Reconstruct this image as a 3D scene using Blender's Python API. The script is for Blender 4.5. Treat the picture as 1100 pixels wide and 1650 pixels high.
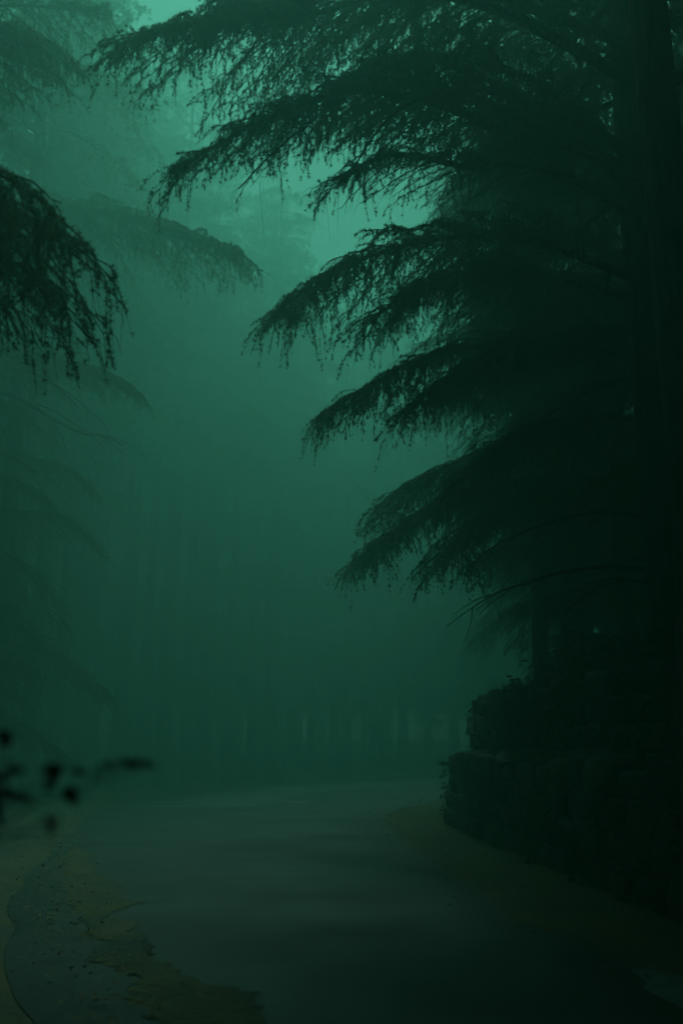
import bpy, math, random
import numpy as np
from mathutils import Vector

scene = bpy.context.scene
for _o in list(bpy.data.objects):
    bpy.data.objects.remove(_o)
COL = scene.collection

# ------------------------------------------------------------------ camera
PITCH = math.radians(13.2)
CAM = np.array((0.0, 0.0, 1.5))
FPX = 1604.0
cd = bpy.data.cameras.new('camera')
cam = bpy.data.objects.new('camera', cd)
COL.objects.link(cam)
cam.location = CAM
cam.rotation_euler = (math.pi / 2 + PITCH, 0, 0)
cd.sensor_fit = 'VERTICAL'
cd.sensor_height = 36
cd.sensor_width = 24
cd.lens = 35
cd.clip_start = 0.05
cd.clip_end = 2000
cd.dof.use_dof = True
cd.dof.focus_distance = 12.5
cd.dof.aperture_fstop = 1.4
scene.camera = cam

# ------------------------------------------------------------------ sky, sun, exposure
SUN_EL, SUN_AZ = math.radians(52), math.radians(15)     # azimuth from +Y, towards +X
w = bpy.data.worlds.new('World')
scene.world = w
w.use_nodes = True
nt = w.node_tree
bg = nt.nodes['Background']
sky = nt.nodes.new('ShaderNodeTexSky')
sky.sky_type = 'NISHITA'
sky.sun_disc = False
sky.sun_elevation = SUN_EL
sky.sun_rotation = SUN_AZ
sky.air_density = 1.0
sky.dust_density = 4.0
hs = nt.nodes.new('ShaderNodeHueSaturation')
hs.inputs['Saturation'].default_value = 0.15
mx = nt.nodes.new('ShaderNodeMix')
mx.data_type = 'RGBA'
mx.blend_type = 'MULTIPLY'
mx.inputs['Factor'].default_value = 1.0
mx.inputs['B'].default_value = (0.47, 1.0, 0.83, 1)
nt.links.new(sky.outputs[0], hs.inputs['Color'])
nt.links.new(hs.outputs[0], mx.inputs['A'])
nt.links.new(mx.outputs['Result'], bg.inputs['Color'])
bg.inputs['Strength'].default_value = 0.10

sd = bpy.data.lights.new('sun', 'SUN')
sun = bpy.data.objects.new('sun', sd)
COL.objects.link(sun)
sd.energy = 1.5
sd.angle = math.radians(25)
sd.color = (0.47, 1.0, 0.83)
_sv = Vector((math.sin(SUN_AZ) * math.cos(SUN_EL), math.cos(SUN_AZ) * math.cos(SUN_EL), math.sin(SUN_EL)))
sun.rotation_euler = _sv.to_track_quat('Z', 'Y').to_euler()
sun.location = (0, 0, 60)

scene.view_settings.view_transform = 'Standard'
scene.view_settings.look = 'None'
scene.view_settings.gamma = 1.0
scene.view_settings.use_curve_mapping = False
scene.view_settings.exposure = 2.5
scene.cycles.use_denoising = True
scene.cycles.max_bounces = 4
scene.cycles.diffuse_bounces = 1
scene.cycles.glossy_bounces = 2
scene.cycles.transmission_bounces = 2
scene.cycles.volume_bounces = 2
scene.cycles.use_adaptive_sampling = True
scene.cycles.adaptive_threshold = 0.02
scene.cycles.sample_clamp_indirect = 0.025
scene.cycles.sample_clamp_direct = 0.07
FOG = 0.046
FOG_COLOR = (0.175, 0.43, 0.36, 1)

# ------------------------------------------------------------------ helpers
def at(px, py, depth):
    """photo pixel + distance along the ground (world y) -> world point"""
    r, u = (px - 550) / FPX, (825 - py) / FPX
    d = np.array((r, math.cos(PITCH) - u * math.sin(PITCH), math.sin(PITCH) + u * math.cos(PITCH)))
    return CAM + d * depth / d[1]

def tag(o, label=None, cat=None, group=None, kind=None):
    if label: o['label'] = label
    if cat: o['category'] = cat
    if group: o['group'] = group
    if kind: o['kind'] = kind
    return o

def new_mesh(name, v, faces, smooth=True):
    """v (N,3); faces: list of int arrays (M,k)"""
    me = bpy.data.meshes.new(name)
    v = np.ascontiguousarray(v, dtype=np.float32)
    me.vertices.add(len(v))
    me.vertices.foreach_set('co', v.ravel())
    idx, starts, tots, s = [], [], [], 0
    for f in faces:
        f = np.asarray(f, dtype=np.int32)
        if len(f) == 0: continue
        k = f.shape[1]
        idx.append(f.ravel())
        starts.append(s + np.arange(len(f)) * k)
        tots.append(np.full(len(f), k))
        s += f.size
    idx = np.concatenate(idx); starts = np.concatenate(starts); tots = np.concatenate(tots)
    me.loops.add(len(idx)); me.loops.foreach_set('vertex_index', idx.astype(np.int32))
    me.polygons.add(len(starts))
    me.polygons.foreach_set('loop_start', starts.astype(np.int32))
    me.polygons.foreach_set('loop_total', tots.astype(np.int32))
    me.update(calc_edges=True)
    if smooth:
        me.polygons.foreach_set('use_smooth', np.ones(len(starts), dtype=bool))
    return me

def link(name, me, mat=None, parent=None):
    o = bpy.data.objects.new(name, me)
    COL.objects.link(o)
    if mat is not None and me is not None and not me.materials:
        me.materials.append(mat)
    if parent is not None:
        o.parent = parent
    return o

def empty(name, loc):
    o = bpy.data.objects.new(name, None)
    COL.objects.link(o)
    o.location = loc
    o.empty_display_size = 0.3
    return o

class Geo:
    def __init__(self):
        self.v, self.f, self.n = [], {}, 0
    def add(self, v, *faces):
        for f in faces:
            f = np.asarray(f, dtype=np.int64)
            self.f.setdefault(f.shape[1], []).append(f + self.n)
        self.v.append(np.asarray(v, dtype=float)); self.n += len(v)
    def mesh(self, name, smooth=True):
        return new_mesh(name, np.concatenate(self.v), [np.concatenate(x) for x in self.f.values()], smooth)

def tubes(P, R, sides):
    """P (M,K,3), R (M,K) -> verts, quads"""
    P = np.asarray(P, float); M, K, _ = P.shape
    d = P[:, -1] - P[:, 0]
    d /= np.linalg.norm(d, axis=1, keepdims=True) + 1e-9
    ref = np.where(np.abs(d[:, 2:3]) > 0.8, np.array([[1.0, 0, 0]]), np.array([[0, 0, 1.0]]))
    u = np.cross(d, ref); u /= np.linalg.norm(u, axis=1, keepdims=True) + 1e-9
    wv = np.cross(d, u)
    a = np.arange(sides) * 2 * math.pi / sides
    ring = u[:, None, None, :] * np.cos(a)[None, None, :, None] + wv[:, None, None, :] * np.sin(a)[None, None, :, None]
    V = P[:, :, None, :] + ring * R[:, :, None, None]
    m = (np.arange(M) * K * sides)[:, None, None]
    k = (np.arange(K - 1) * sides)[None, :, None]
    s = np.arange(sides)[None, None, :]; s2 = (s + 1) % sides
    q = np.stack([m + k + s + 0 * m, m + k + s2, m + k + sides + s2, m + k + sides + s], axis=-1)
    return V.reshape(-1, 3), q.reshape(-1, 4)

def smooth_noise(rng, n, amp, k=5):
    c = rng.normal(0, 1, k)
    return amp * np.interp(np.linspace(0, k - 1, n), np.arange(k), c)

# ------------------------------------------------------------------ materials
def mat(name, build):
    m = bpy.data.materials.new(name)
    m.use_nodes = True
    n, l = m.node_tree.nodes, m.node_tree.links
    b = n['Principled BSDF']
    build(n, l, b)
    return m

def noise(n, l, scale, detail=4, coord='Object', rough=0.55):
    t = n.new('ShaderNodeTexCoord')
    x = n.new('ShaderNodeTexNoise')
    x.inputs['Scale'].default_value = scale
    x.inputs['Detail'].default_value = detail
    x.inputs['Roughness'].default_value = rough
    l.new(t.outputs[coord], x.inputs['Vector'])
    return x

def ramp(n, l, src, stops):
    r = n.new('ShaderNodeValToRGB')
    e = r.color_ramp.elements
    while len(e) < len(stops): e.new(0.5)
    for i, (p, c) in enumerate(stops):
        e[i].position = p; e[i].color = (*c, 1)
    l.new(src, r.inputs['Fac'])
    return r

def bump(n, l, b, src, strength, dist):
    k = n.new('ShaderNodeBump')
    k.inputs['Strength'].default_value = strength
    k.inputs['Distance'].default_value = dist
    l.new(src, k.inputs['Height'])
    l.new(k.outputs[0], b.inputs['Normal'])

def m_needles(n, l, b):
    x = noise(n, l, 2.2, 3)
    oi = n.new('ShaderNodeObjectInfo')
    r = ramp(n, l, x.outputs['Fac'], [(0.3, (0.050, 0.085, 0.038)), (0.55, (0.075, 0.125, 0.046)), (0.75, (0.115, 0.165, 0.052))])
    l.new(r.outputs[0], b.inputs['Base Color'])
    b.inputs['Roughness'].default_value = 0.6
    tr = n.new('ShaderNodeBsdfTranslucent')
    l.new(r.outputs[0], tr.inputs['Color'])
    ms = n.new('ShaderNodeMixShader'); ms.inputs[0].default_value = 0.45
    l.new(b.outputs[0], ms.inputs[1]); l.new(tr.outputs[0], ms.inputs[2])
    l.new(ms.outputs[0], n['Material Output'].inputs['Surface'])
NEEDLE = mat('needles', m_needles)

def m_bark(n, l, b):
    t = n.new('ShaderNodeTexCoord'); mp = n.new('ShaderNodeMapping')
    mp.inputs['Scale'].default_value = (1, 1, 0.18)
    l.new(t.outputs['Object'], mp.inputs['Vector'])
    x = n.new('ShaderNodeTexNoise'); x.inputs['Scale'].default_value = 14; x.inputs['Detail'].default_value = 6
    l.new(mp.outputs[0], x.inputs['Vector'])
    r = ramp(n, l, x.outputs['Fac'], [(0.35, (0.035, 0.028, 0.022)), (0.6, (0.085, 0.07, 0.055)), (0.8, (0.10, 0.105, 0.07))])
    l.new(r.outputs[0], b.inputs['Base Color'])
    b.inputs['Roughness'].default_value = 0.85
    bump(n, l, b, x.outputs['Fac'], 0.8, 0.04)
BARK = mat('bark', m_bark)

def m_twig(n, l, b):
    x = noise(n, l, 6)
    r = ramp(n, l, x.outputs['Fac'], [(0.3, (0.035, 0.03, 0.022)), (0.7, (0.07, 0.058, 0.04))])
    l.new(r.outputs[0], b.inputs['Base Color']); b.inputs['Roughness'].default_value = 0.85
TWIG = mat('twig_bark', m_twig)

def m_road(n, l, b):
    big = noise(n, l, 0.45, 5); fine = noise(n, l, 90, 3)
    r = ramp(n, l, big.outputs['Fac'], [(0.3, (0.028, 0.025, 0.022)), (0.55, (0.046, 0.041, 0.036)), (0.75, (0.075, 0.068, 0.058))])
    f = ramp(n, l, fine.outputs['Fac'], [(0.3, (0.6, 0.6, 0.6)), (0.7, (1.25, 1.25, 1.2))])
    mu = n.new('ShaderNodeMix'); mu.data_type = 'RGBA'; mu.blend_type = 'MULTIPLY'; mu.inputs['Factor'].default_value = 1
    l.new(r.outputs[0], mu.inputs['A']); l.new(f.outputs[0], mu.inputs['B'])
    l.new(mu.outputs['Result'], b.inputs['Base Color'])
    rr = ramp(n, l, big.outputs['Fac'], [(0.35, (0.5,) * 3), (0.65, (0.8,) * 3)])
    l.new(rr.outputs[0], b.inputs['Roughness'])
    b.inputs['Specular IOR Level'].default_value = 0.3
    bump(n, l, b, fine.outputs['Fac'], 0.35, 0.006)
ROAD = mat('asphalt', m_road)

def m_soil(n, l, b):
    big = noise(n, l, 0.9, 6); fine = noise(n, l, 14, 5)
    r = ramp(n, l, big.outputs['Fac'], [(0.30, (0.045, 0.043, 0.036)), (0.46, (0.085, 0.058, 0.022)), (0.60, (0.15, 0.088, 0.022)), (0.74, (0.05, 0.052, 0.02))])
    f = ramp(n, l, fine.outputs['Fac'], [(0.3, (0.75, 0.75, 0.75)), (0.7, (1.15, 1.12, 1.05))])
    mu = n.new('ShaderNodeMix'); mu.data_type = 'RGBA'; mu.blend_type = 'MULTIPLY'; mu.inputs['Factor'].default_value = 1
    l.new(r.outputs[0], mu.inputs['A']); l.new(f.outputs[0], mu.inputs['B'])
    l.new(mu.outputs['Result'], b.inputs['Base Color'])
    b.inputs['Roughness'].default_value = 0.9
    bump(n, l, b, fine.outputs['Fac'], 0.8, 0.03)
SOIL = mat('leafy_soil', m_soil)

def m_stone(n, l, b):
    x = noise(n, l, 5, 6); oi = n.new('ShaderNodeObjectInfo')
    r = ramp(n, l, x.outputs['Fac'], [(0.3, (0.028, 0.028, 0.025)), (0.5, (0.055, 0.054, 0.047)), (0.6, (0.045, 0.055, 0.024)), (0.75, (0.03, 0.046, 0.016))])
    mu = n.new('ShaderNodeMix'); mu.data_type = 'RGBA'; mu.blend_type = 'MULTIPLY'; mu.inputs['Factor'].default_value = 1
    o = ramp(n, l, oi.outputs['Random'], [(0, (0.6, 0.6, 0.6)), (1, (1.15, 1.1, 1.0))])
    l.new(r.outputs[0], mu.inputs['A']); l.new(o.outputs[0], mu.inputs['B'])
    l.new(mu.outputs['Result'], b.inputs['Base Color'])
    b.inputs['Roughness'].default_value = 0.85
    bump(n, l, b, x.outputs['Fac'], 0.6, 0.03)
STONE = mat('mossy_stone', m_stone)

def m_plain(c, rough=0.8, scale=8, var=0.5):
    def f(n, l, b):
        x = noise(n, l, scale, 4)
        r = ramp(n, l, x.outputs['Fac'], [(0.3, tuple(i * (1 - var) for i in c)), (0.7, tuple(i * (1 + var * 0.6) for i in c))])
        l.new(r.outputs[0], b.inputs['Base Color']); b.inputs['Roughness'].default_value = rough
    return f
GRASS = mat('grass', m_plain((0.09, 0.115, 0.03), 0.7, 1.5))
LEAF_DEAD = mat('dead_leaf', m_plain((0.26, 0.13, 0.04), 0.8, 3))
LEAF = mat('shrub_leaf', m_plain((0.05, 0.08, 0.03), 0.8, 9))
LEAF_PALE = mat('pale_leaf', m_plain((0.12, 0.30, 0.16), 0.35, 9, 0.2))
CONCRETE = mat('concrete', m_plain((0.13, 0.14, 0.12), 0.7, 5))
SKYLIT = mat('painted_skylight', m_plain((0.105, 0.105, 0.095), 0.55, 1.2, 0.4))  # asphalt tone lightened to paint skylight on the far bend
MORTAR = mat('earth_core', m_plain((0.05, 0.045, 0.035), 0.95, 6))

# ------------------------------------------------------------------ ground, road, bank
ROAD_L = np.array([(1.9, -12), (1.35, -4), (0.6, 2), (-0.4, 5.3), (-1.75, 8), (-3.6, 14), (-5.3, 21), (-6.1, 28), (-4.2, 37), (0.5, 46), (7, 52), (20, 57), (45, 60)], float)
ROAD_R = np.array([(5.5, -12), (4.4, -4), (3.0, 2), (2.45, 5.3), (1.9, 7.3), (1.25, 14), (0.8, 21), (1.1, 25), (3.2, 31), (7.5, 37), (14, 41), (24, 45), (45, 49)], float)
WALL = np.array([(4.2, 2), (3.5, 6), (3.05, 9), (2.62, 14), (2.22, 19.5), (2.12, 21.2), (2.5, 22.6), (4.2, 25), (7.5, 29), (13, 33), (22, 37), (40, 42)], float)

def dense(poly, n):
    s = np.concatenate([[0], np.cumsum(np.linalg.norm(np.diff(poly, axis=0), axis=1))])
    t = np.linspace(0, s[-1], n)
    p = np.stack([np.interp(t, s, poly[:, i]) for i in (0, 1)], 1)
    for _ in range(6):
        p[1:-1] = 0.25 * p[:-2] + 0.5 * p[1:-1] + 0.25 * p[2:]
    return p
RL, RR = dense(ROAD_L, 120), dense(ROAD_R, 120)
STRIP = RL.copy()                                     # line of swept-up leaves and dirt on the asphalt
RL[:, 0] -= np.interp(RL[:, 1], [-12, 3, 10, 20], [0.9, 0.95, 0.8, 0.0])
WD = dense(WALL, 160)

rng = np.random.default_rng(4)

def gz(x, y):
    """natural ground outside the road: gentle swell"""
    x = np.asarray(x, float); y = np.asarray(y, float)
    return -0.03 + 0.05 * np.sin(x * 0.7 + 1.3) * np.sin(y * 0.45) + 0.03 * np.sin(x * 1.9 + y * 1.1)

# one wide ground sheet, sunk below the road
xs = np.concatenate([np.linspace(-105, -14, 30), np.linspace(-13.5, 14, 90), np.linspace(15, 105, 30)])
ys = np.concatenate([np.linspace(-105, -8, 25), np.linspace(-7.5, 34, 120), np.linspace(35, 105, 40)])
X, Y = np.meshgrid(xs, ys)
Z = gz(X, Y)
pts = np.stack([X.ravel(), Y.ravel()], 1)
def dist_poly(p, poly):
    return np.min(np.linalg.norm(p[:, None, :] - poly[None, :, :], axis=2), axis=1)
# flatten under the road corridor
cen = 0.5 * (RL + RR); half = 0.5 * np.linalg.norm(RL - RR, axis=1)
dd = np.linalg.norm(pts[:, None, :] - cen[None], axis=2)
dr = np.min(dd - half[None], axis=1).reshape(X.shape)
k = np.clip(dr / 1.2, 0, 1)
Z = -0.05 * (1 - k) + Z * k + 0.06 * k
# rises beyond the outer edge of the bend
Z += np.where((Y > 30) & (X < 40), np.clip(dr - 2.5, 0, 60) * 0.05, 0)
nx, ny = len(xs), len(ys)
ii = (np.arange(ny - 1)[:, None] * nx + np.arange(nx - 1)[None, :]).ravel()
g = new_mesh('ground', np.stack([X, Y, Z], -1).reshape(-1, 3), [np.stack([ii, ii + 1, ii + nx + 1, ii + nx], 1)])
tag(link('ground', g, SOIL), kind='structure')

# road ribbon with a slight camber and ragged, worn edges
nl_ = 15
tt = np.linspace(0, 1, nl_)
rl = RL + rng.normal(0, 0.05, RL.shape); rr = RR + rng.normal(0, 0.05, RR.shape)
R3 = rl[:, None, :] * (1 - tt)[None, :, None] + rr[:, None, :] * tt[None, :, None]
rz = 0.004 + 0.05 * (1 - (2 * tt - 1) ** 2)[None, :] + 0 * R3[..., 0]
rz[:, 0] = -0.04; rz[:, -1] = -0.04
V = np.concatenate([R3, rz[..., None]], -1).reshape(-1, 3)
ii = (np.arange(len(RL) - 1)[:, None] * nl_ + np.arange(nl_ - 1)[None, :]).ravel()
tag(link('road', new_mesh('road', V, [np.stack([ii, ii + 1, ii + nl_ + 1, ii + nl_], 1)]), ROAD), kind='structure')

def ribbon(name, line, wl, wr, z, m_, seed, rag):
    r_ = np.random.default_rng(seed)
    n_ = 260
    sg_ = np.concatenate([[0], np.cumsum(np.linalg.norm(np.diff(line, axis=0), axis=1))]); u_ = np.linspace(0, sg_[-1], n_)
    p_ = np.stack([np.interp(u_, sg_, line[:, i]) for i in (0, 1)], 1)
    t_ = np.gradient(p_, axis=0); t_ /= np.linalg.norm(t_, axis=1, keepdims=True); q_ = np.c_[t_[:, 1], -t_[:, 0]]
    f_ = np.interp(np.arange(n_), [0, 12, n_ - 40, n_ - 1], [0.3, 1, 1, 0.05])
    a_ = p_ - q_ * (wl * f_ * (1 + smooth_noise(r_, n_, 0.35, 40)) + r_.normal(0, rag, n_))[:, None]
    b_ = p_ + q_ * (wr * f_ * (1 + smooth_noise(r_, n_, 0.35, 40)) + r_.normal(0, rag, n_))[:, None]
    v_ = np.concatenate([np.c_[a_, z(a_)], np.c_[p_, z(p_) + 0.012], np.c_[b_, z(b_)]])
    i_ = np.arange(n_ - 1)
    o_ = link(name, new_mesh(name, v_, [np.concatenate([np.stack([i_ + k * n_, i_ + 1 + k * n_, i_ + 1 + (k + 1) * n_, i_ + (k + 1) * n_], 1) for k in (0, 1)])]), m_)
    return tag(o_, kind='structure')
RV = np.concatenate([R3, rz[..., None]], -1).reshape(-1, 3)
def road_z(p_):
    d_ = np.linalg.norm(p_[:, None, :] - RV[None, :, :2], axis=2)
    ix = np.argsort(d_, axis=1)[:, :4]
    w_ = 1 / (np.take_along_axis(d_, ix, 1) + 0.02)
    return np.maximum((RV[ix, 2] * w_).sum(1) / w_.sum(1), 0.0) + 0.007
sel = (STRIP[:, 1] > 2.5) & (STRIP[:, 1] < 17)
ribbon('dirt_strip', STRIP[sel], 0.20, 0.26, road_z, SOIL, 5, 0.035)
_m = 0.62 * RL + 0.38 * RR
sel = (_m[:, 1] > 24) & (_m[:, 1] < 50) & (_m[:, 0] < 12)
ribbon('skylight_band', _m[sel], 1.7, 1.5, road_z, SKYLIT, 6, 0.05)  # thin ribbon whose lighter colour stands in for skylight on the road

def bank_z(x, y):
    p = np.stack([np.ravel(x), np.ravel(y)], 1)
    d = dist_poly(p, WD)
    z = 2.0 + 0.26 * np.clip(d - 0.7, 0, 22) + 0.12 * np.sin(p[:, 0] * 1.1) * np.cos(p[:, 1] * 0.8)
    return z.reshape(np.shape(x)) if np.shape(x) else float(z[0])

FARL = np.array([(70, -40), (75, 20), (75, 44), (60, 46)], float)
Fd = dense(FARL, 160)
sv = np.concatenate([[0.0], np.geomspace(0.02, 1, 26)])
B = WD[:, None, :] * (1 - sv)[None, :, None] + Fd[:, None, :] * sv[None, :, None]
# start behind the upper tier
BZ = bank_z(B[..., 0], B[..., 1])
BZ[:, 0] = 0.0
BZ += rng.normal(0, 0.04, BZ.shape)
nb = len(sv)
ii = (np.arange(len(WD) - 1)[:, None] * nb + np.arange(nb - 1)[None, :]).ravel()
# shift first columns behind the walls
nrm = np.zeros_like(WD); tg = np.gradient(WD, axis=0); tg /= np.linalg.norm(tg, axis=1, keepdims=True)
nrm[:, 0], nrm[:, 1] = tg[:, 1], -tg[:, 0]
B[:, 0] = WD + nrm * 0.75
B[:, 1] = WD + nrm * 1.1
BZ[:, 1] = 2.25
V = np.concatenate([B, BZ[..., None]], -1).reshape(-1, 3)
tag(link('hillside', new_mesh('hillside', V, [np.stack([ii, ii + nb, ii + nb + 1, ii + 1], 1)]), SOIL), kind='structure')

# ------------------------------------------------------------------ two-tier retaining wall of stones
wall = empty('retaining_wall', (2.3, 20, 0))
tag(wall, 'dark mossy two-tier stone retaining wall holding the bank at the road bend', 'retaining wall')
def core(off0, off1, z0, z1, name):
    sel = (WD[:, 1] > 2) & (WD[:, 1] < 36)
    p, nn = WD[sel], nrm[sel]
    a = p + nn * (off0 + 0.12); b_ = p + nn * off1
    m = len(p); gq = Geo()
    z1v = z1 + 0.04 * np.sin(np.arange(m) * 0.6)
    v = np.concatenate([np.c_[a, np.full(m, z0)], np.c_[a, z1v - 0.06], np.c_[b_, z1v - 0.04], np.c_[b_, np.full(m, z0)]])
    i = np.arange(m - 1)
    fs = [np.stack([i + s * m, i + 1 + s * m, i + 1 + (s + 1) * m, i + (s + 1) * m], 1) for s in range(3)]
    gq.add(v, np.concatenate(fs))
    o = link(name, gq.mesh(name, False), MORTAR, wall)
    o.location = -wall.location
    return o
core(0.0, 0.62, -0.2, 1.22, 'wall_core')
core(0.55, 1.25, 0.8, 2.36, 'wall_core')

def stone_mesh(r):
    # squarish rubble stone: subdivided box with knocked-off corners
    g_ = np.array([-0.5, -0.32, 0.32, 0.5])
    vs, idx, fc = [], {}, []
    def vid(i, j, k2):
        key = (i, j, k2)
        if key not in idx:
            p = np.array((g_[i], g_[j], g_[k2]))
            e = sum(1 for a in (i, j, k2) if a in (0, 3))
            p *= {1: 1.0, 2: 0.93, 3: 0.82}.get(e, 1.0)
            idx[key] = len(vs); vs.append(p + r.normal(0, 0.045, 3))
        return idx[key]
    for ax in range(3):
        for sd_ in (0, 3):
            for a in range(3):
                for b2 in range(3):
                    q = []
                    for da, db in ((0, 0), (1, 0), (1, 1), (0, 1)):
                        c = [0, 0, 0]; c[ax] = sd_; c[(ax + 1) % 3] = a + da; c[(ax + 2) % 3] = b2 + db
                        q.append(vid(*c))
                    fc.append(q if sd_ == 3 else q[::-1])
    return new_mesh('stone', np.array(vs), [np.array(fc)])
stones = [stone_mesh(rng) for _ in range(9)]
for s_ in stones: s_.materials.append(STONE)
seg = np.concatenate([[0], np.cumsum(np.linalg.norm(np.diff(WD, axis=0), axis=1))])
a0 = np.interp(7.2, WD[:60, 1], seg[:60]); a1 = a0 + 17.6
for tier, (off, zb, nc, hh) in enumerate(((0.0, -0.06, 4, 0.33), (0.55, 1.1, 4, 0.325))):
    for c in range(nc):
        s = a0 + rng.uniform(0, 0.5)
        while s < a1:
            ln = rng.uniform(0.4, 0.98)
            mid = s + ln / 2
            x, y = np.interp(mid, seg, WD[:, 0]), np.interp(mid, seg, WD[:, 1])
            n0, n1 = np.interp(mid, seg, nrm[:, 0]), np.interp(mid, seg, nrm[:, 1])
            o = link('stone', stones[rng.integers(9)], None, wall)
            dpt = 0.42
            oo = off + dpt / 2 - 0.05 + c * 0.025 + rng.normal(0, 0.04)
            z = zb + (c + 0.5) * hh
            o.location = (x + n0 * oo - wall.location.x, y + n1 * oo - wall.location.y, z)
            o.rotation_euler = (rng.normal(0, 0.06), rng.normal(0, 0.07), math.atan2(-n0, n1) + rng.normal(0, 0.06))
            o.scale = (ln * 1.0, dpt, hh * rng.uniform(0.95, 1.18) * (rng.uniform(0.5, 1.7) if c == nc - 1 else 1))
            s += ln
            
# low concrete gutter edge along the near right side of the road
sel = (RR[:, 1] > 3.0) & (RR[:, 1] < 7.7)
p = RR[sel]; tgr = np.gradient(p, axis=0); tgr /= np.linalg.norm(tgr, axis=1, keepdims=True)
nr = np.c_[tgr[:, 1], -tgr[:, 0]]
prof = [(-0.16, -0.05), (-0.15, 0.028), (-0.02, 0.035), (0.1, 0.085), (0.2, 0.08), (0.22, -0.05)]
sink = np.interp(p[:, 1], [6.6, 7.7], [0, 0.13])
v = np.concatenate([np.c_[p + nr * a, np.full(len(p), z) - sink] for a, z in prof])
m = len(p); i = np.arange(m - 1)
fs = np.concatenate([np.stack([i + s * m, i + 1 + s * m, i + 1 + (s + 1) * m, i + (s + 1) * m], 1) for s in range(len(prof) - 1)])
tag(link('kerb', new_mesh('kerb', v, [fs]), CONCRETE), kind='structure')

# ------------------------------------------------------------------ cedar branches
def gen_branch(seed, L, rise=0.15, droop=0.4, spread=0.30, lat_per_m=7.0, twig_gap=0.07, twig_len=0.34,
               tuft=0.028, needles=5, nlen=0.032, nwid=0.0055, bare=0.12, wood_r=None, dpow=2.4, swing=0.05, hang=1.0, curl_amp=0.12, start=0.12, twig_sides=3, twig_r=0.0032):
    r = np.random.default_rng(seed)
    K = 24
    t = np.linspace(0, 1, K)
    side = smooth_noise(r, K, swing * L) * t
    wob = smooth_noise(r, K, 0.012 * L, 7) * t
    main = np.stack([L * (t - 0.06 * t ** 4), side, rise * L * t - droop * L * t ** dpow + wob], 1)
    wr = wood_r or 0.012 * L + 0.006
    wood = Geo()
    v, f = tubes(main[None], (wr * (1 - 0.93 * t) + 0.003)[None], 6)
    wood.add(v, f)
    # laterals
    nlat = max(6, int(L * lat_per_m))
    tl = start + (0.985 - start) * (np.clip(np.arange(nlat) + r.uniform(-0.3, 0.3, nlat), 0, None) / nlat) ** 0.9
    tl = np.clip(tl, start, 0.985)
    sgn = np.where(np.arange(nlat) % 2 == 0, 1, -1)
    base = np.stack([np.interp(tl, t, main[:, i]) for i in range(3)], 1)
    tang = np.stack([np.interp(np.clip(tl + 0.02, 0, 1), t, main[:, i]) - np.interp(np.clip(tl - 0.02, 0, 1), t, main[:, i]) for i in range(3)], 1)
    tang /= np.linalg.norm(tang, axis=1, keepdims=True)
    ll = spread * L * (1 - tl) ** 0.55 * (0.45 + 0.55 * np.clip((tl - start) / 0.3, 0, 1)) * r.uniform(0.65, 1.15, nlat) + 0.22
    ang = np.radians(r.uniform(38, 72, nlat)) * sgn
    az = np.arctan2(tang[:, 1], tang[:, 0]) + ang
    dirh = np.stack([np.cos(az), np.sin(az), tang[:, 2] * 0.7 + r.normal(0.06, 0.10, nlat)], 1)
    KL = 8
    s = np.linspace(0, 1, KL)
    fw = np.stack([tang[:, 0], tang[:, 1], 0 * tl], 1)
    ld = r.uniform(0.25, 0.6, nlat) * hang
    lat = (base[:, None] + dirh[:, None] * (ll[:, None] * s)[..., None]
           + fw[:, None] * (0.18 * ll[:, None] * s ** 2)[..., None])
    lat[..., 2] -= ld[:, None] * ll[:, None] * s[None] ** 2
    lat += r.normal(0, 0.012, lat.shape) * s[None, :, None]
    v, f = tubes(lat, (0.011 * np.sqrt(ll)[:, None] * (1 - 0.8 * s)[None] + 0.002), 4)
    wood.add(v, f)
    # twigs along the laterals and the outer axis
    st, dr_, tw, sg = [], [], [], []
    axes = [(lat[i], ll[i]) for i in range(nlat)] + [(main[int(K * 0.3):], L * 0.7)]
    for P, ln in axes:
        n = max(3, int(ln / twig_gap))
        u = (np.arange(n) + r.uniform(0, 1, n)) / n
        u = u * 0.92 + 0.08
        idx = u * (len(P) - 1); i0 = np.minimum(idx.astype(int), len(P) - 2); fr = (idx - i0)[:, None]
        st.append(P[i0] * (1 - fr) + P[i0 + 1] * fr)
        d = P[i0 + 1] - P[i0]; d /= np.linalg.norm(d, axis=1, keepdims=True) + 1e-9
        dr_.append(d)
        tw.append(twig_len * r.uniform(0.45, 1.25, n) * (1.1 - 0.45 * u))
    st, dr_, tw = np.concatenate(st), np.concatenate(dr_), np.concatenate(tw)
    n = len(st)
    long_ = r.random(n) < 0.10
    tw = np.where(long_, tw * r.uniform(1.25, 1.7, n), tw)
    a = np.arctan2(dr_[:, 1], dr_[:, 0]) + np.radians(r.uniform(20, 85, n)) * np.where(r.random(n) < 0.5, 1, -1)
    h = np.stack([np.cos(a), np.sin(a), dr_[:, 2] * 0.5 + r.normal(0.05, 0.15, n)], 1)
    KT = 6
    s = np.linspace(0, 1, KT)
    out = r.uniform(0.35, 0.75, n); dn = r.uniform(0.35, 0.95, n) * hang
    curl = r.normal(0, curl_amp, (n, 3))
    T = st[:, None] + h[:, None] * (out[:, None] * tw[:, None] * np.sin(s * 1.4)[None])[..., None]
    T[..., 2] -= (dn * tw)[:, None] * (s ** 1.7)[None]
    T += curl[:, None] * (tw[:, None] * (s ** 2)[None])[..., None]
    keep = np.ones(n, bool)
    T_ = T[:, [0, 2, 5]]
    v, f = tubes(T_, np.broadcast_to(twig_r * (1 - 0.6 * s[[0, 2, 5]]), (n, 3)), twig_sides)
    wood.add(v, f)
    fol = None
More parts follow.
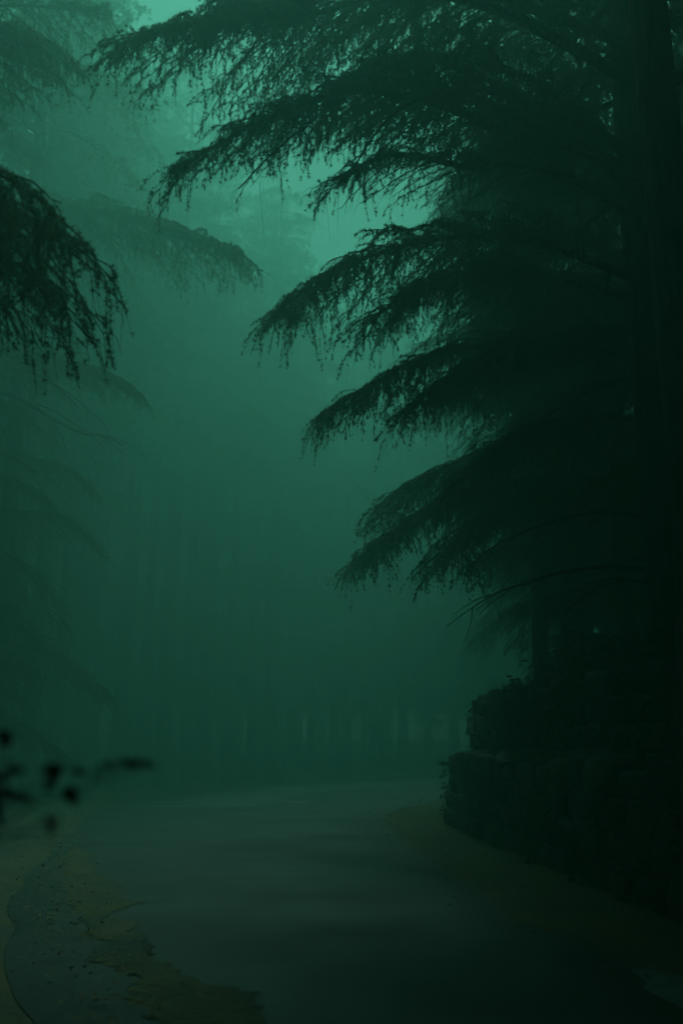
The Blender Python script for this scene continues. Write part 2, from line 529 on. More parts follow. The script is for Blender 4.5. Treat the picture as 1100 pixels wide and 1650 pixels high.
    if needles:
        nb_ = r.random(n) > bare
        T2, tw2 = T[nb_], tw[nb_]
        cnt = np.maximum(2, (tw2 / tuft).astype(int))
        ti = np.repeat(np.arange(len(T2)), cnt)
        u = r.uniform(0.05, 1.0, len(ti))
        idx = u * (KT - 1); i0 = np.minimum(idx.astype(int), KT - 2); fr = (idx - i0)[:, None]
        c = T2[ti, i0] * (1 - fr) + T2[ti, i0 + 1] * fr
        d = T2[ti, i0 + 1] - T2[ti, i0]; d /= np.linalg.norm(d, axis=1, keepdims=True) + 1e-9
        c = np.repeat(c, needles, 0); d = np.repeat(d, needles, 0)
        m_ = len(c)
        nd = r.normal(0, 1, (m_, 3)); nd /= np.linalg.norm(nd, axis=1, keepdims=True)
        nd = nd + 0.55 * d + np.array((0, 0, 0.15)); nd /= np.linalg.norm(nd, axis=1, keepdims=True)
        pr = np.cross(nd, r.normal(0, 1, (m_, 3))); pr /= np.linalg.norm(pr, axis=1, keepdims=True) + 1e-9
        l_ = nlen * r.uniform(0.6, 1.2, m_)[:, None]
        V3 = np.stack([c - pr * nwid * 0.5, c + pr * nwid * 0.5, c + nd * l_], 1)
        fol = (V3.reshape(-1, 3), np.arange(m_ * 3).reshape(-1, 3))
    return wood, fol

def branch_meshes(name, **kw):
    wd, fo = gen_branch(**kw)
    mw = wd.mesh(name + '_wood'); mw.materials.append(TWIG)
    mf = None
    if fo is not None:
        mf = new_mesh(name + '_needles', fo[0], [fo[1]], False); mf.materials.append(NEEDLE)
    return mw, mf

def put_branch(tree, meshes, loc, az, scale=1.0, flip=False, tilt=0.0):
    b = link('branch', meshes[0], None, tree)
    b.location = Vector(loc) - tree.location
    b.rotation_euler = (0, tilt, az)
    b.scale = (scale, -scale if flip else scale, scale)
    if meshes[1] is not None:
        link('foliage', meshes[1], None, b)
    return b

GEN = [branch_meshes('cedar', seed=100 + i, L=5.0, lat_per_m=8.5, twig_gap=0.05, spread=0.34, rise=[0.22, 0.1, 0.3, 0.05, 0.18, 0.12][i], droop=[0.38, 0.34, 0.5, 0.3, 0.46, 0.55][i], tuft=0.034, needles=4, nlen=0.05, nwid=0.012)
       for i in range(6)]
BARE = [branch_meshes('dead', seed=140 + i, L=3.6, rise=0.1, droop=0.35, lat_per_m=3.0, twig_gap=0.22, twig_len=0.4, needles=1 if i == 0 else 0, tuft=0.12, bare=0.6, nlen=0.05, swing=0.09) for i in range(3)]

def trunk_mesh(seed, H, r0, lean=(0, 0), base=-0.6, sides=14):
    r = np.random.default_rng(seed)
    n = 34
    z = np.concatenate([np.linspace(base, 1.5, 10), np.linspace(2.2, H, n - 10)])
    f = np.clip(z / H, 0, 1)
    rad = r0 * (1 - 0.93 * f ** 0.9) + 0.35 * r0 * np.exp(-np.clip(z, 0, None) * 1.6)
    bx = smooth_noise(r, n, 0.05, 8) + lean[0] * f; by = smooth_noise(r, n, 0.05, 8) + lean[1] * f
    a = np.arange(sides) * 2 * math.pi / sides
    fl = 1 + 0.10 * np.sin(a * 3 + r.uniform(0, 6))[None] * np.exp(-np.clip(z, 0, None) * 0.8)[:, None] + r.normal(0, 0.02, (n, sides))
    V = np.stack([bx[:, None] + np.cos(a)[None] * rad[:, None] * fl, by[:, None] + np.sin(a)[None] * rad[:, None] * fl, np.repeat(z[:, None], sides, 1)], -1)
    k_ = (np.arange(n - 1) * sides)[:, None]; s = np.arange(sides)[None]; s2 = (s + 1) % sides
    q = np.stack([k_ + s, k_ + s2, k_ + sides + s2, k_ + sides + s], -1).reshape(-1, 4)
    me = new_mesh('trunk', V.reshape(-1, 3), [q]); me.materials.append(BARK)
    return me

TREES = []
def pix(P):
    q = np.asarray(P, float) - CAM
    f = q[1] * math.cos(PITCH) + q[2] * math.sin(PITCH); u = -q[1] * math.sin(PITCH) + q[2] * math.cos(PITCH)
    if f < 0.3: return None
    return 550 + FPX * q[0] / f, 825 - FPX * u / f
def in_gap(x, y, z, az, ln, lim, top=-70):
    """would this branch hang into the open air over the road that the photograph shows free?"""
    for k_ in (0.55, 0.8, 1.0):
        for dz in (0.12, -0.12):
            for side in (-0.2, 0.2):
                a = az + side
                q = pix((x + math.cos(a) * ln * k_, y + math.sin(a) * ln * k_, z + dz * ln * k_))
                if q and -60 < q[0] < lim(q[1]) and top < q[1] < 1150: return True
    return False
EDGE = lambda py: np.interp(py, [-60, 40, 130, 330, 430, 560, 700, 900, 1150], [420, 380, 430, 560, 560, 560, 620, 690, 800])
def cedar(x, y, z, H, r0, label, seed, lo=6.0, n=46, maxlen=5.5, skip=None, group=None, hi=0.98, lim=None, top=-70):
    t = empty('cedar_tree', (x, y, z)); TREES.append(t)
    tag(t, label, 'tree', group)
    link('trunk', trunk_mesh(seed, H, r0), None, t)
    r = np.random.default_rng(seed + 7)
    for i in range(n):
        f = (i + r.uniform(0, 0.8)) / n
        zz = lo + (H * hi - lo) * f
        az = i * 2.399 + r.uniform(-0.4, 0.4)
        ln = (0.9 + maxlen * (1 - zz / H) ** 0.75) * r.uniform(0.75, 1.15)
        if skip and skip(az % (2 * math.pi), zz, ln): continue
        if lim and in_gap(x, y, z + zz, az, ln, lim, top): continue
        put_branch(t, GEN[r.integers(6)], (x, y, z + zz), az, ln / 5.0, r.random() < 0.5, r.normal(0, 0.06))
    return t

def hero(tree, tip, zbase, seed, droop=0.35, **kw):
    """a branch from the trunk of `tree` at world height zbase to the world point tip"""
    bx, by = tree.location.x, tree.location.y
    dx, dy = tip[0] - bx, tip[1] - by
    L = math.hypot(dx, dy) / 0.94
    rise = (tip[2] - zbase) / L + droop
    ms = branch_meshes('limb', seed=seed, L=L, rise=rise, droop=droop, **kw)
    return put_branch(tree, ms, (bx, by, zbase), math.atan2(dy, dx))

# ---- right-hand big cedar on the bank
p = at(1064, 900, 13.0)
T1 = cedar(p[0], p[1], bank_z(p[0], p[1]) - 0.1, 27, 0.27, 'large cedar on the bank, thick dark trunk and drooping limbs over the road', 11, lo=3.0, n=112, maxlen=5.6, lim=EDGE,
           skip=lambda a, z, l: ((math.pi * 0.72 < a < math.pi * 1.30) and z < 10.5) or ((2.3 < a or a < 0.3) and z < 5.5))
HK = dict(twig_gap=0.043, tuft=0.024, needles=6, nlen=0.042, nwid=0.0075, lat_per_m=10)
def H_(tree, px, py, d, zb, seed, **kw):
    k_ = dict(HK); k_.update(kw)
    return hero(tree, at(px, py, d), zb, seed, **k_)
H_(T1, 205, 95, 9.0, 11.2, 1, droop=0.42, spread=0.26, twig_len=0.42)
H_(T1, 330, 60, 9.6, 11.8, 2, droop=0.36, spread=0.26, twig_len=0.42)
H_(T1, 285, 265, 9.4, 9.6, 3, droop=0.40, spread=0.16, twig_len=0.40)
H_(T1, 430, 190, 10.2, 9.6, 4, droop=0.34, spread=0.24, twig_len=0.42)
H_(T1, 560, 120, 10.6, 10.0, 5, droop=0.30, spread=0.28)
H_(T1, 520, 300, 10.4, 8.9, 6, droop=0.38, spread=0.20, bare=0.55)
H_(T1, 500, 345, 10.2, 9.3, 16, droop=0.85, spread=0.13, bare=0.8, twig_len=0.62, lat_per_m=4.5, twig_gap=0.12, curl_amp=0.22, swing=0.07)
H_(T1, 430, 265, 9.9, 9.8, 17, droop=0.8, spread=0.12, bare=0.7, twig_len=0.55, lat_per_m=4.5, twig_gap=0.11, curl_amp=0.22, swing=0.06)
H_(T1, 452, 500, 11.4, 7.9, 7, droop=0.5, spread=0.28, twig_len=0.56)
H_(T1, 610, 500, 11.6, 7.6, 8, droop=0.36, spread=0.3, twig_len=0.5)
H_(T1, 512, 690, 12.6, 6.7, 9, droop=0.5, spread=0.22, twig_len=0.5)
H_(T1, 650, 660, 11.9, 7.2, 10, droop=0.28, spread=0.28, twig_len=0.5)
H_(T1, 720, 800, 12.4, 5.8, 13, droop=0.5, spread=0.30, twig_len=0.5, bare=0.4)
for (px, py, d, zb, i) in ((735, 1000, 12.4, 4.6, 0), (760, 905, 12.8, 5.0, 1), (905, 985, 11.8, 4.6, 2)):
    q = at(px, py, d); az = math.atan2(q[1] - T1.location.y, q[0] - T1.location.x)
    L = math.hypot(q[0] - T1.location.x, q[1] - T1.location.y)
    put_branch(T1, BARE[i], (T1.location.x, T1.location.y, q[2] + 0.25 * L), az, L / 3.4, False, 0.0)

# ---- cedars behind it on the bank
for (px, d, H, r0, sd_, lo, n, lab) in (
        (1003, 18.0, 20, 0.17, 21, 2.2, 80, 'slim cedar standing just behind the thick-trunked cedar on the bank'),
        (868, 23.5, 18, 0.22, 22, 2.0, 84, 'cedar rising behind the far end of the retaining wall'),
        (930, 30.0, 18, 0.25, 23, 2.0, 74, 'cedar deep in the misty wood behind the bank'),
        (905, 27.5, 22, 0.24, 26, 4.0, 60, 'cedar inside the bend, half hidden by nearer boughs'),
        (1000, 33.0, 23, 0.26, 27, 4.0, 56, 'cedar furthest back on the bank inside the bend'),
        (1135, 8.6, 29, 0.25, 25, 6.0, 110, 'cedar on the bank above the near part of the wall, its limbs overhead')):
    p = at(px, 900, d)
    T2 = cedar(p[0], p[1], bank_z(p[0], p[1]) - 0.1, H, r0, lab, sd_, lo=lo, n=n, maxlen=5.8, lim=(lambda py: 1250) if sd_ == 25 else EDGE, top=-330 if sd_ == 25 else -70)

    if sd_ == 21:
        for (qx, qy, qd, zb, sx, dr__, sp_) in ((562, 925, 16.6, 6.3, 12, 0.40, 0.24), (620, 850, 16.0, 6.8, 14, 0.5, 0.28), (690, 930, 15.6, 5.8, 18, 0.45, 0.26)):
            H_(T2, qx, qy, qd, zb, sx, droop=dr__, spread=sp_, twig_len=0.5, nwid=0.013, tuft=0.034)

# ---- left-hand cedars
L1 = cedar(-4.6, 6.2, 0, 28, 0.28, 'cedar at the left roadside whose twiggy dark limb hangs into the road', 31, lo=7.6, n=100, maxlen=7.0, lim=lambda py: 700, top=-330,
           skip=lambda a, z, l: (a < 1.2 or a > 5.2) and z < 8.6)
H_(L1, 128, 420, 5.6, 4.7, 41, droop=0.55, spread=0.30, twig_len=0.48, bare=0.3, twig_gap=0.055, hang=1.2)
H_(L1, 60, 330, 5.2, 4.6, 42, droop=0.45, spread=0.35, twig_len=0.5, bare=0.25, twig_gap=0.055, hang=1.2)
H_(L1, 95, 470, 5.8, 4.3, 48, droop=0.5, spread=0.32, twig_len=0.46, bare=0.3, twig_gap=0.06, hang=1.2)
L2 = cedar(-7.6, 12.5, 0, 21, 0.30, 'cedar beyond the left verge with a pointed drooping limb high up', 32, lo=9.0, n=46, maxlen=5.2, lim=lambda py: 700,
           skip=lambda a, z, l: (a < 0.9 or a > 5.4) and z < 12.5)
H_(L2, 130, 110, 10.8, 9.6, 43, droop=0.45, spread=0.24)
H_(L2, 40, 60, 10.4, 9.4, 44, droop=0.40, spread=0.28)
H_(L2, 180, 25, 13.0, 11.2, 45, droop=0.38, spread=0.22)
L3 = cedar(-9.6, 19.0, 0, 19, 0.32, 'cedar whose long misty limb reaches far out over the road', 33, lo=12.5, n=38, maxlen=3.6)
H_(L3, 405, 425, 17.6, 12.0, 46, droop=0.30, spread=0.22, twig_len=0.5, nwid=0.011, bare=0.3)
H_(L3, 230, 640, 18.4, 8.6, 47, droop=0.34, spread=0.22, nwid=0.011)
L4 = cedar(-7.7, 18.6, 0, 16, 0.18, 'small low-limbed cedar at the dim left roadside', 34, lo=2.0, n=80, maxlen=3.0)
for (px, py, d, i) in ((215, 735, 19.0, 0), (95, 785, 18.0, 1), (120, 640, 17.0, 2)):
    q = at(px, py, d); az = math.atan2(q[1] - L3.location.y, q[0] - L3.location.x)
    L = math.hypot(q[0] - L3.location.x, q[1] - L3.location.y)
    put_branch(L3, BARE[i], (L3.location.x, L3.location.y, q[2] + 0.25 * L), az, L / 3.4)

# ---- far trees: trunk and one crown mesh each, few shared shapes
def crown_mesh(seed, H, lo, n, maxlen, where=None, **kw):
    r = np.random.default_rng(seed)
    wv, wf, fv, ff = Geo(), None, Geo(), None
    for i in range(n):
        f = (i + r.uniform(0, 0.8)) / n
        zz = lo + (H * 0.985 - lo) * f
        az = i * 2.399 + r.uniform(-0.4, 0.4)
        ln = (0.9 + maxlen * (1 - zz / H) ** 0.7) * r.uniform(0.7, 1.2)
        if where and in_gap(where[0], where[1], where[2] + zz, az, ln, lambda py: 1250, -420): continue
        bk = dict(lat_per_m=4.5, twig_gap=0.17, twig_len=0.48, tuft=0.09, needles=3, nlen=0.21, nwid=0.13, bare=0.08, twig_r=0.005)
        bk.update(kw)
        wd, fo = gen_branch(seed * 100 + i, ln, rise=r.uniform(0.02, 0.3), droop=r.uniform(0.25, 0.5), **bk)
        c, s = math.cos(az), math.sin(az)
        Rm = np.array(((c, s, 0), (-s, c, 0), (0, 0, 1)))
        vw = np.concatenate(wd.v)[: 24 * 6] @ Rm + (0, 0, zz)
        wv.add(vw, wd.f[4][0])
        fv.add(fo[0] @ Rm + (0, 0, zz), fo[1])
    a = wv.mesh('limbs'); a.materials.append(TWIG)
    b = fv.mesh('crown', False); b.materials.append(NEEDLE)
    return a, b
OVER = crown_mesh(54, 22, 6.8, 90, 6.8)  # dense crown for unseen trees added to shade the near road
CR = [crown_mesh(51, 30, 12.5, 74, 5.0, nlen=0.14, nwid=0.04, tuft=0.065, twig_gap=0.13), crown_mesh(52, 30, 16.0, 54, 4.6, nlen=0.15, nwid=0.06, tuft=0.075), crown_mesh(53, 30, 4.5, 78, 5.4)]
TRO = trunk_mesh(63, 22, 0.27)
TR = [trunk_mesh(61, 30, 0.36), trunk_mesh(62, 30, 0.30)]
def far_tree(x, y, z, scale, kind, rot, label, group=None):
    CRK = OVER if kind == 3 else CR[kind]
    t = empty('cedar_tree', (x, y, z)); TREES.append(t); t.rotation_euler = (0, 0, rot); t.scale = (scale,) * 3
    tag(t, label, 'tree', group)
    link('trunk', TRO if kind == 3 else TR[kind % 2], None, t)
    link('limbs', CRK[0], None, t)
    link('crown', CRK[1], None, t)
    return t
FAR = 'misty cedars beyond the bend'
for (px, d, s, k_, lab, gr) in (
        (370, 40, 0.75, 0, 'straight-trunked cedar at the outer edge of the bend, faint in mist', None),
        (268, 36, 0.98, 0, 'tall misty cedar crown filling the gap over the road', None),
        (120, 33, 0.7, 0, 'dim low-limbed cedar behind the left verge', None),
        (20, 29, 0.62, 0, 'dim cedar trunk close to the left verge, darkest of the misty ones', None),
        (440, 42, 0.92, 0, 'cedar at the middle of the far bend with boughs catching the light', None),
        (92, 30, 0.9, 0, 'misty cedar crown behind the twiggy roadside limb', None),
        (330, 43, 1.02, 0, 'tall cedar standing just past the outer edge of the bend', None),
        (195, 35, 0.95, 0, 'cedar whose layered crown shows beside the open sky', None),
        (505, 52, 0.9, 1, 'faint cedar beyond the bend', FAR), (540, 58, 0.95, 0, 'faint cedar beyond the bend', FAR),
        (648, 57, 1.0, 1, 'faint cedar beyond the bend', FAR), (430, 50, 0.95, 2, 'faint cedar beyond the bend', FAR),
        (205, 45, 1.0, 0, 'faint cedar beyond the bend', FAR), (320, 52, 1.05, 0, 'faint cedar beyond the bend', FAR),
        (730, 62, 0.95, 0, 'faint cedar beyond the bend', FAR), (590, 66, 1.0, 2, 'faint cedar beyond the bend', FAR),
        *[(q_, d_, 0.95, 1, 'slender misty trunk at the far roadside, crown lost in fog', 'slender trunks along the outer bend') for q_, d_ in ((-12, 21), (14, 25), (50, 28), (92, 31), (132, 33), (150, 37), (232, 39), (300, 43), (448, 46), (478, 54), (560, 55), (600, 58), (690, 63), (408, 44), (105, 38))],
        *[(q_, d_, 0.9, k2, 'faint cedar beyond the bend', FAR) for q_, d_, k2 in ((470, 60, 2), (385, 62, 0), (250, 58, 2), (150, 54, 2), (610, 74, 2), (690, 70, 2), (300, 70, 2), (520, 72, 0), (790, 72, 2), (180, 68, 0), (410, 74, 2), (95, 62, 2))],
        (70, 42, 0.95, 1, 'faint cedar beyond the bend', FAR), (-40, 35, 1.1, 0, 'faint cedar beyond the bend', FAR)):
    p = at(px, 1200, d)
    far_tree(p[0], p[1], 0.0 if d < 34 else 0.2, s, k_, px * 0.37, lab, gr)
# unseen cedars added overhead to shade the road near the viewer
for (x, y, H, lo, sd_, lab) in ((-3.3, 0.6, 30, 5.6, 71, 'unseen cedar close to the left road edge, added to shade the road'),
                                (5.0, 2.4, 29, 4.6, 72, 'unseen cedar on top of the near wall end, added to shade the road')):
    z = bank_z(x, y) - 0.1 if x > 0 else 0
    t = empty('cedar_tree', (x, y, z)); TREES.append(t); tag(t, lab, 'tree')
    ms = crown_mesh(sd_, H, lo, 120, 8.0, where=(x, y, z), nlen=0.18, nwid=0.10, tuft=0.10)
    link('trunk', trunk_mesh(sd_, H, 0.27), None, t); link('limbs', ms[0], None, t); link('crown', ms[1], None, t)
# the wood goes on round the viewer, out of the picture; OVER trees added for shade
for (x, y, s, k_, r_) in ((-2.4, -4.0, 1, 3, 2.6), (-0.6, -8.5, 1, 3, 1.1), (7.6, -8, 1, 3, 3.1), (-7.6, -1.6, 1, 3, 5.5), (8.4, 5.6, 1, 3, 0.6), (6.6, -3, 1, 3, 4.0), (0.2, -13, 1.1, 3, 5.0), (9.5, 13.5, 0.95, 2, 1), (8.5, 1.5, 0.95, 0, 2), (-6.5, -1.5, 0.95, 0, 3), (4.5, -8, 1.0, 2, 4), (-9, -8, 1.0, 1, 5), (14, 20, 1.0, 0, 0.4), (-14, 8, 1.0, 2, 1.4), (-14, 26, 1.1, 0, 2.2), (13, 6, 1, 1, 0.2), (19, 28, 1.05, 2, 5.2)):
    inb = x > 4 and y > 0
    far_tree(x, y, bank_z(x, y) - 0.1 if inb else 0, s, k_, r_, 'cedar of the surrounding wood lost in the mist', 'surrounding cedars')

rw = np.random.default_rng(9)
cnt_ = 0
for gx in np.arange(-54, 55, 6.4):
    for gy in np.arange(-36, 92, 6.4):
        x, y = gx + rw.uniform(-2.5, 2.5), gy + rw.uniform(-2.5, 2.5)
        if dist_poly(np.array([[x, y]]), np.concatenate([RL, RR, 0.5 * (RL + RR)]))[0] < 5.5: continue
        if y > 0 and abs(x) < 0.36 * y + 1.5 and y < 49: continue          # what the picture shows is placed above
        if any((x - o.location.x) ** 2 + (y - o.location.y) ** 2 < 14 for o in TREES): continue
        inb = x > 4 and -3 < y < 44
        far_tree(x, y, bank_z(x, y) - 0.1 if inb else 0.0, rw.uniform(0.85, 1.05), (2, 2, 2, 2)[int(rw.integers(4))], rw.uniform(0, 6.28), 'cedar of the surrounding wood lost in the mist', 'surrounding cedars')
        cnt_ += 1
print('surrounding trees', cnt_)

# ------------------------------------------------------------------ near shrub at the left edge
def leaf_blade(L, W):
    v = np.array([(0, 0, 0), (0.3 * L, W * 0.5, 0.01), (0.3 * L, -W * 0.5, 0.01), (0.65 * L, W * 0.42, 0), (0.65 * L, -W * 0.42, 0), (L, 0, -0.02 * L), (0.3 * L, 0, -0.006), (0.65 * L, 0, -0.012)])
    f3 = np.array([(0, 6, 1), (0, 2, 6), (7, 5, 3), (7, 4, 5)]); f4 = np.array([(6, 7, 3, 1), (2, 4, 7, 6)])
    me = new_mesh('leaf', v, [f3, f4]); return me
lm = leaf_blade(0.07, 0.036); lm.materials.append(LEAF)
lp = leaf_blade(0.05, 0.036); lp.materials.append(LEAF_PALE)
shrub = empty('roadside_shrub', (-1.05, 1.8, 0))
tag(shrub, 'dark broad-leaved shrub poking in beside the road, out of focus', 'shrub')
sr = random.Random(3)
tips = [((-0.6, 1.78, 0.0), at(20, 1178, 1.7), 4), ((-0.6, 1.7, 0), at(92, 1250, 1.75), 6), ((-0.6, 1.8, 0), at(240, 1234, 1.6), 0), ((-0.6, 1.8, 0), at(85, 1318, 1.6), 3), ((-0.6, 1.8, 0), at(12, 1250, 1.65), 10), ((-0.6, 1.8, 0), at(15, 1300, 1.6), 4)]
for (b0, tip, nlv) in tips:
    b = np.array((sr.uniform(-0.12, 0.12), sr.uniform(-0.1, 0.1), -0.05))
    e = np.array(tip) - np.array(shrub.location)
    s = np.linspace(0, 1, 9)
    P = b[None] * (1 - s)[:, None] + e[None] * s[:, None]
    P[:, 2] = b[2] + (e[2] - b[2]) * np.sin(s * 1.45) / math.sin(1.45)
    P[:, 0] = b[0] + (e[0] - b[0]) * s ** 2.2
    v, f = tubes(P[None], (0.006 * (1 - 0.7 * s))[None], 5)
    stem = link('stem', new_mesh('stem', v, [f]), TWIG, shrub)
    def lf(me, pos, rz, rx, ry, sc=1.0):
        o = link('leaf', me, None, stem); o.location = pos; o.rotation_euler = (rx, ry, rz); o.scale = (sc,) * 3
    for j in range(nlv):
        lf(lm, e + np.array((sr.gauss(-0.015, 0.018), sr.gauss(0, 0.02), sr.gauss(0, 0.022))), sr.uniform(0, 6.28), sr.uniform(-0.8, 0.8), sr.uniform(-0.2, 1.2), sr.uniform(0.4, 0.75))
    for j in range(6):
        u = 3 + 0.7 * j; q = P[int(u)]
        lf(lm, q, sr.uniform(0, 6.28), sr.uniform(-0.6, 0.6), sr.uniform(-0.2, 0.6), sr.uniform(0.4, 0.7))
    if nlv == 0:
        for q0, me, sc in ((at(160, 1233, 1.6), lm, 0.5), (at(185, 1229, 1.6), lm, 0.55), (at(205, 1228, 1.6), lm, 0.5), (at(225, 1231, 1.6), lm, 0.45), (at(112, 1243, 1.6), lp, 0.6), (at(148, 1246, 1.6), lp, 0.45)):
            lf(me, q0 - np.array(shrub.location), sr.uniform(-0.3, 0.3), 0.6, 0.15, sc)

# ------------------------------------------------------------------ undergrowth on the bank
def bush_mesh(seed, n=1500):
    r_ = np.random.default_rng(seed)
    k_ = 26
    th = r_.uniform(0, 6.28, k_); el = r_.uniform(0.35, 1.35, k_); ln = r_.uniform(0.5, 1.05, k_)
    e = np.stack([np.cos(th) * np.cos(el), np.sin(th) * np.cos(el), np.sin(el)], 1) * ln[:, None]
    ss = np.linspace(0, 1, 6)
    P = e[:, None] * ss[None, :, None]
    P[..., 2] -= 0.22 * (ss ** 2)[None] * ln[:, None] * np.cos(el)[:, None] * 2
    v, f = tubes(P, np.broadcast_to(0.008 * (1 - 0.7 * ss), (k_, 6)), 4)
    st = new_mesh('stems', v, [f]); st.materials.append(TWIG)
    i = r_.integers(0, k_, n); u = r_.uniform(0.3, 1, n); j = np.minimum((u * 5).astype(int), 4); fr = (u * 5 - j)[:, None]
    c = P[i, j] * (1 - fr) + P[i, j + 1] * fr + r_.normal(0, 0.05, (n, 3))
    a = r_.uniform(0, 6.28, n)
    d = np.stack([np.cos(a), np.sin(a), r_.normal(-0.3, 0.4, n)], 1); L_ = r_.uniform(0.05, 0.12, n)[:, None]
    pr = np.cross(d, r_.normal(0, 1, (n, 3))); pr /= np.linalg.norm(pr, axis=1, keepdims=True)
    V = np.stack([c, c + d * L_ * 0.5 + pr * L_ * 0.22, c + d * L_, c + d * L_ * 0.5 - pr * L_ * 0.22], 1).reshape(-1, 3)
    q = np.arange(n) * 4
    lf_ = new_mesh('leaves', V, [np.stack([q, q + 1, q + 2, q + 3], 1)], False); lf_.materials.append(LEAF)
    return st, lf_
BUSH = [bush_mesh(400 + i) for i in range(3)]
for i, (sy, off_, sc, lab) in enumerate((
        (9.6, 1.5, 0.9, 'leafy bush on the bank above the near stretch of wall'),
        (11.4, 1.3, 1.1, 'spreading bush at the foot of the thick cedar trunk'),
        (13.0, 1.8, 1.2, 'tall bush behind the thick cedar trunk on the bank'),
        (14.8, 1.2, 0.8, 'low bush hanging over the middle of the wall top'),
        (16.6, 1.6, 1.15, 'rounded bush on the bank before the wall corner'),
        (18.4, 1.5, 0.85, 'small bush close to the corner of the wall top'),
        (20.6, 2.6, 1.2, 'bush set back from the wall corner among the trunks'),
        (17.6, 3.4, 1.4, 'large bush deep on the bank between the slim trunks'))):
    x, y = np.interp(sy, WD[:70, 1], WD[:70, 0]) + off_, sy
    b_ = empty('bank_shrub', (x, y, max(2.2, bank_z(x, y)) - 0.05)); b_.rotation_euler = (0, 0, i * 1.3); b_.scale = (sc * 1.35, sc * 1.35, sc * 1.25)
    tag(b_, lab, 'shrub', 'bushes along the bank top')
    link('stems', BUSH[i % 3][0], None, b_); link('leaves', BUSH[i % 3][1], None, b_)

# ------------------------------------------------------------------ ground litter and grass (uncountable)
def blades(cent, hgt, wid, r, bend=0.35):
    n = len(cent)
    a = r.uniform(0, 2 * math.pi, n); d = np.stack([np.cos(a), np.sin(a), 0 * a], 1)
    pr = np.stack([-np.sin(a), np.cos(a), 0 * a], 1)
    h = (hgt * r.uniform(0.5, 1.3, n))[:, None]
    up = np.array((0, 0, 1.0))
    V = np.stack([cent - pr * wid, cent + pr * wid, cent + up * h * 0.6 + d * h * bend * 0.4 + pr * wid * 0.7, cent + up * h + d * h * bend * 1.3], 1)
    i = np.arange(n) * 4
    return V.reshape(-1, 3), np.concatenate([np.stack([i, i + 1, i + 2], 1), np.stack([i, i + 2, i + 3], 1)])
r = np.random.default_rng(77)
s = r.uniform(a0 - 2, a1 + 4, 9000)
# clumped along the two ledges
s = s + 0.25 * np.sin(s * 5.1)
tier = r.random(9000) < 0.35
off = np.where(tier, r.uniform(0.22, 0.5, 9000), 0.8 + r.exponential(0.6, 9000))
cx = np.interp(s, seg, WD[:, 0]) + np.interp(s, seg, nrm[:, 0]) * off
cy = np.interp(s, seg, WD[:, 1]) + np.interp(s, seg, nrm[:, 1]) * off
cz = np.where(tier, 1.2, np.maximum(2.22, bank_z(cx, cy) - 0.05))
v, f = blades(np.stack([cx, cy, cz], 1), np.where(tier, 0.16, 0.34), 0.006, r)
tag(link('grass', new_mesh('grass', v, [f], False), GRASS), 'rough grass growing along the ledges of the stone wall', 'grass', kind='stuff')

n = 3000
s = np.concatenate([r.normal(m_, 0.45, n // 30) for m_ in r.uniform(a0 - 1, a1, 30)]); tier = r.random(n) < 0.5
hz_ = 1 - r.random(n) ** 0.5 * (0.55 + 0.45 * np.sin(s * 1.7 + tier * 2) ** 2)
off = np.where(tier, 0.44, -0.12) + r.uniform(-0.05, 0.04, n)
c = np.stack([np.interp(s, seg, WD[:, 0]) + np.interp(s, seg, nrm[:, 0]) * off, np.interp(s, seg, WD[:, 1]) + np.interp(s, seg, nrm[:, 1]) * off,
              np.where(tier, 1.2 + hz_ * 1.3, hz_ * 1.32)], 1)
d = np.stack([r.normal(0, 0.5, n) - 0.3, r.normal(0, 0.7, n), -np.abs(r.normal(0.6, 0.4, n))], 1); d /= np.linalg.norm(d, axis=1, keepdims=True)
pr = np.cross(d, r.normal(0, 1, (n, 3))); pr /= np.linalg.norm(pr, axis=1, keepdims=True)
L_ = r.uniform(0.05, 0.14, n)[:, None]
V = np.stack([c, c + d * L_ * 0.5 + pr * L_ * 0.25, c + d * L_, c + d * L_ * 0.5 - pr * L_ * 0.25], 1).reshape(-1, 3)
q = np.arange(n) * 4
tag(link('creeper', new_mesh('creeper', V, [np.stack([q, q + 1, q + 2, q + 3], 1)], False), LEAF), 'dark creeper leaves trailing down the stone wall', 'creeper', kind='stuff')

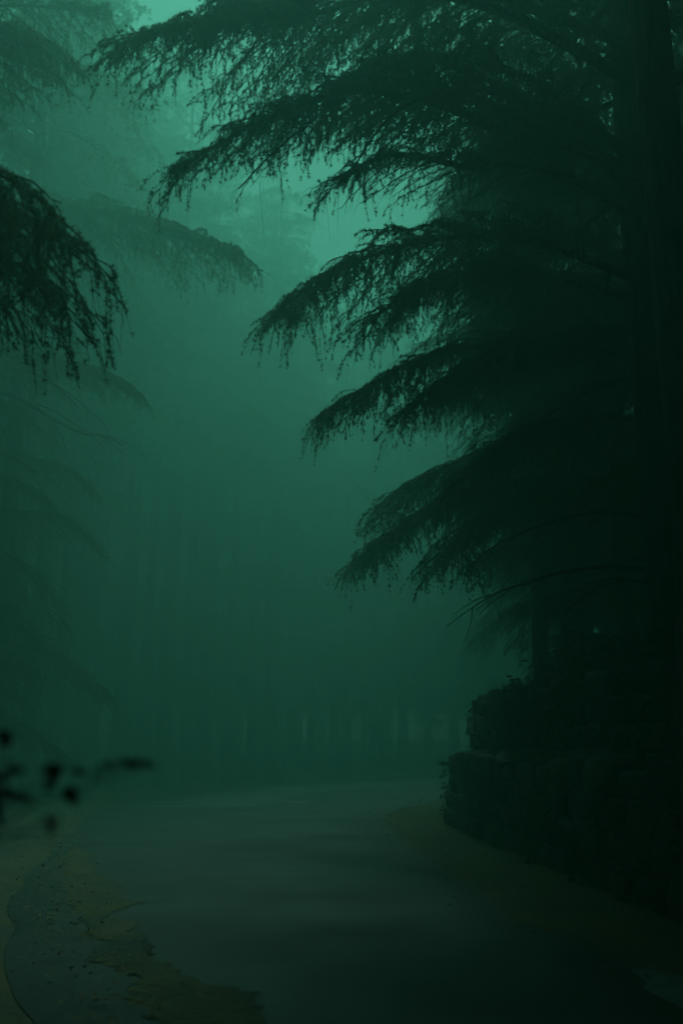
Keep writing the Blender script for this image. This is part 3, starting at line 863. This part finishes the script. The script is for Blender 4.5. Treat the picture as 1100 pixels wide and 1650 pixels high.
def litter(n):
    c = []
    for edge, sgn, wdt in ((STRIP, -1, 0.25), (RR, 1, 0.5)):
        e = edge[(edge[:, 1] > 3) & (edge[:, 1] < 34)]
        u = r.uniform(0, len(e) - 1.01, n); i = u.astype(int); fr = (u - i)[:, None]
        p = e[i] * (1 - fr) + e[i + 1] * fr
        tgx = e[i + 1] - e[i]; tgx /= np.linalg.norm(tgx, axis=1, keepdims=True)
        nn = np.c_[tgx[:, 1], -tgx[:, 0]] * sgn
        c.append(p + nn * (r.normal(0.3, wdt, n))[:, None])
    c = np.concatenate(c); m = len(c)
    a = r.uniform(0, 6.28, m); ll = r.uniform(0.012, 0.032, m)
    d = np.stack([np.cos(a), np.sin(a), r.normal(0, 0.25, m)], 1) * ll[:, None]
    pr = np.stack([-np.sin(a), np.cos(a), r.normal(0, 0.3, m)], 1) * (ll * 0.45)[:, None]
    c3 = np.c_[c, np.full(m, 0.055) + r.uniform(0, 0.012, m)]
    V = np.stack([c3 - d, c3 - pr, c3 + d, c3 + pr], 1).reshape(-1, 3)
    i = np.arange(m) * 4
    return V, np.stack([i, i + 1, i + 2, i + 3], 1)
v, f = litter(3500)
tag(link('leaf_litter', new_mesh('leaf_litter', v, [f], False), LEAF_DEAD), 'brown fallen leaves strewn along both road edges', 'leaf litter', kind='stuff')

# ------------------------------------------------------------------ haze
hz = np.array([(x, y, z) for x in (-110, 110) for y in (-110, 110) for z in (-3, 39)], float)
hf = np.array([(0, 1, 3, 2), (4, 6, 7, 5), (0, 4, 5, 1), (2, 3, 7, 6), (0, 2, 6, 4), (1, 5, 7, 3)])
hm = bpy.data.materials.new('haze'); hm.use_nodes = True
hn = hm.node_tree.nodes; hn.remove(hn['Principled BSDF'])
pv = hn.new('ShaderNodeVolumePrincipled')
pv.inputs['Color'].default_value = FOG_COLOR
pv.inputs['Density'].default_value = FOG
hm.cycles.homogeneous_volume = True
pv.inputs['Anisotropy'].default_value = 0.57
hm.node_tree.links.new(pv.outputs[0], hn['Material Output'].inputs['Volume'])
hz_o = link('haze', new_mesh('haze', hz, [hf], False), hm)
tag(hz_o, 'thick teal mist hanging through the whole wood', 'haze', kind='stuff')
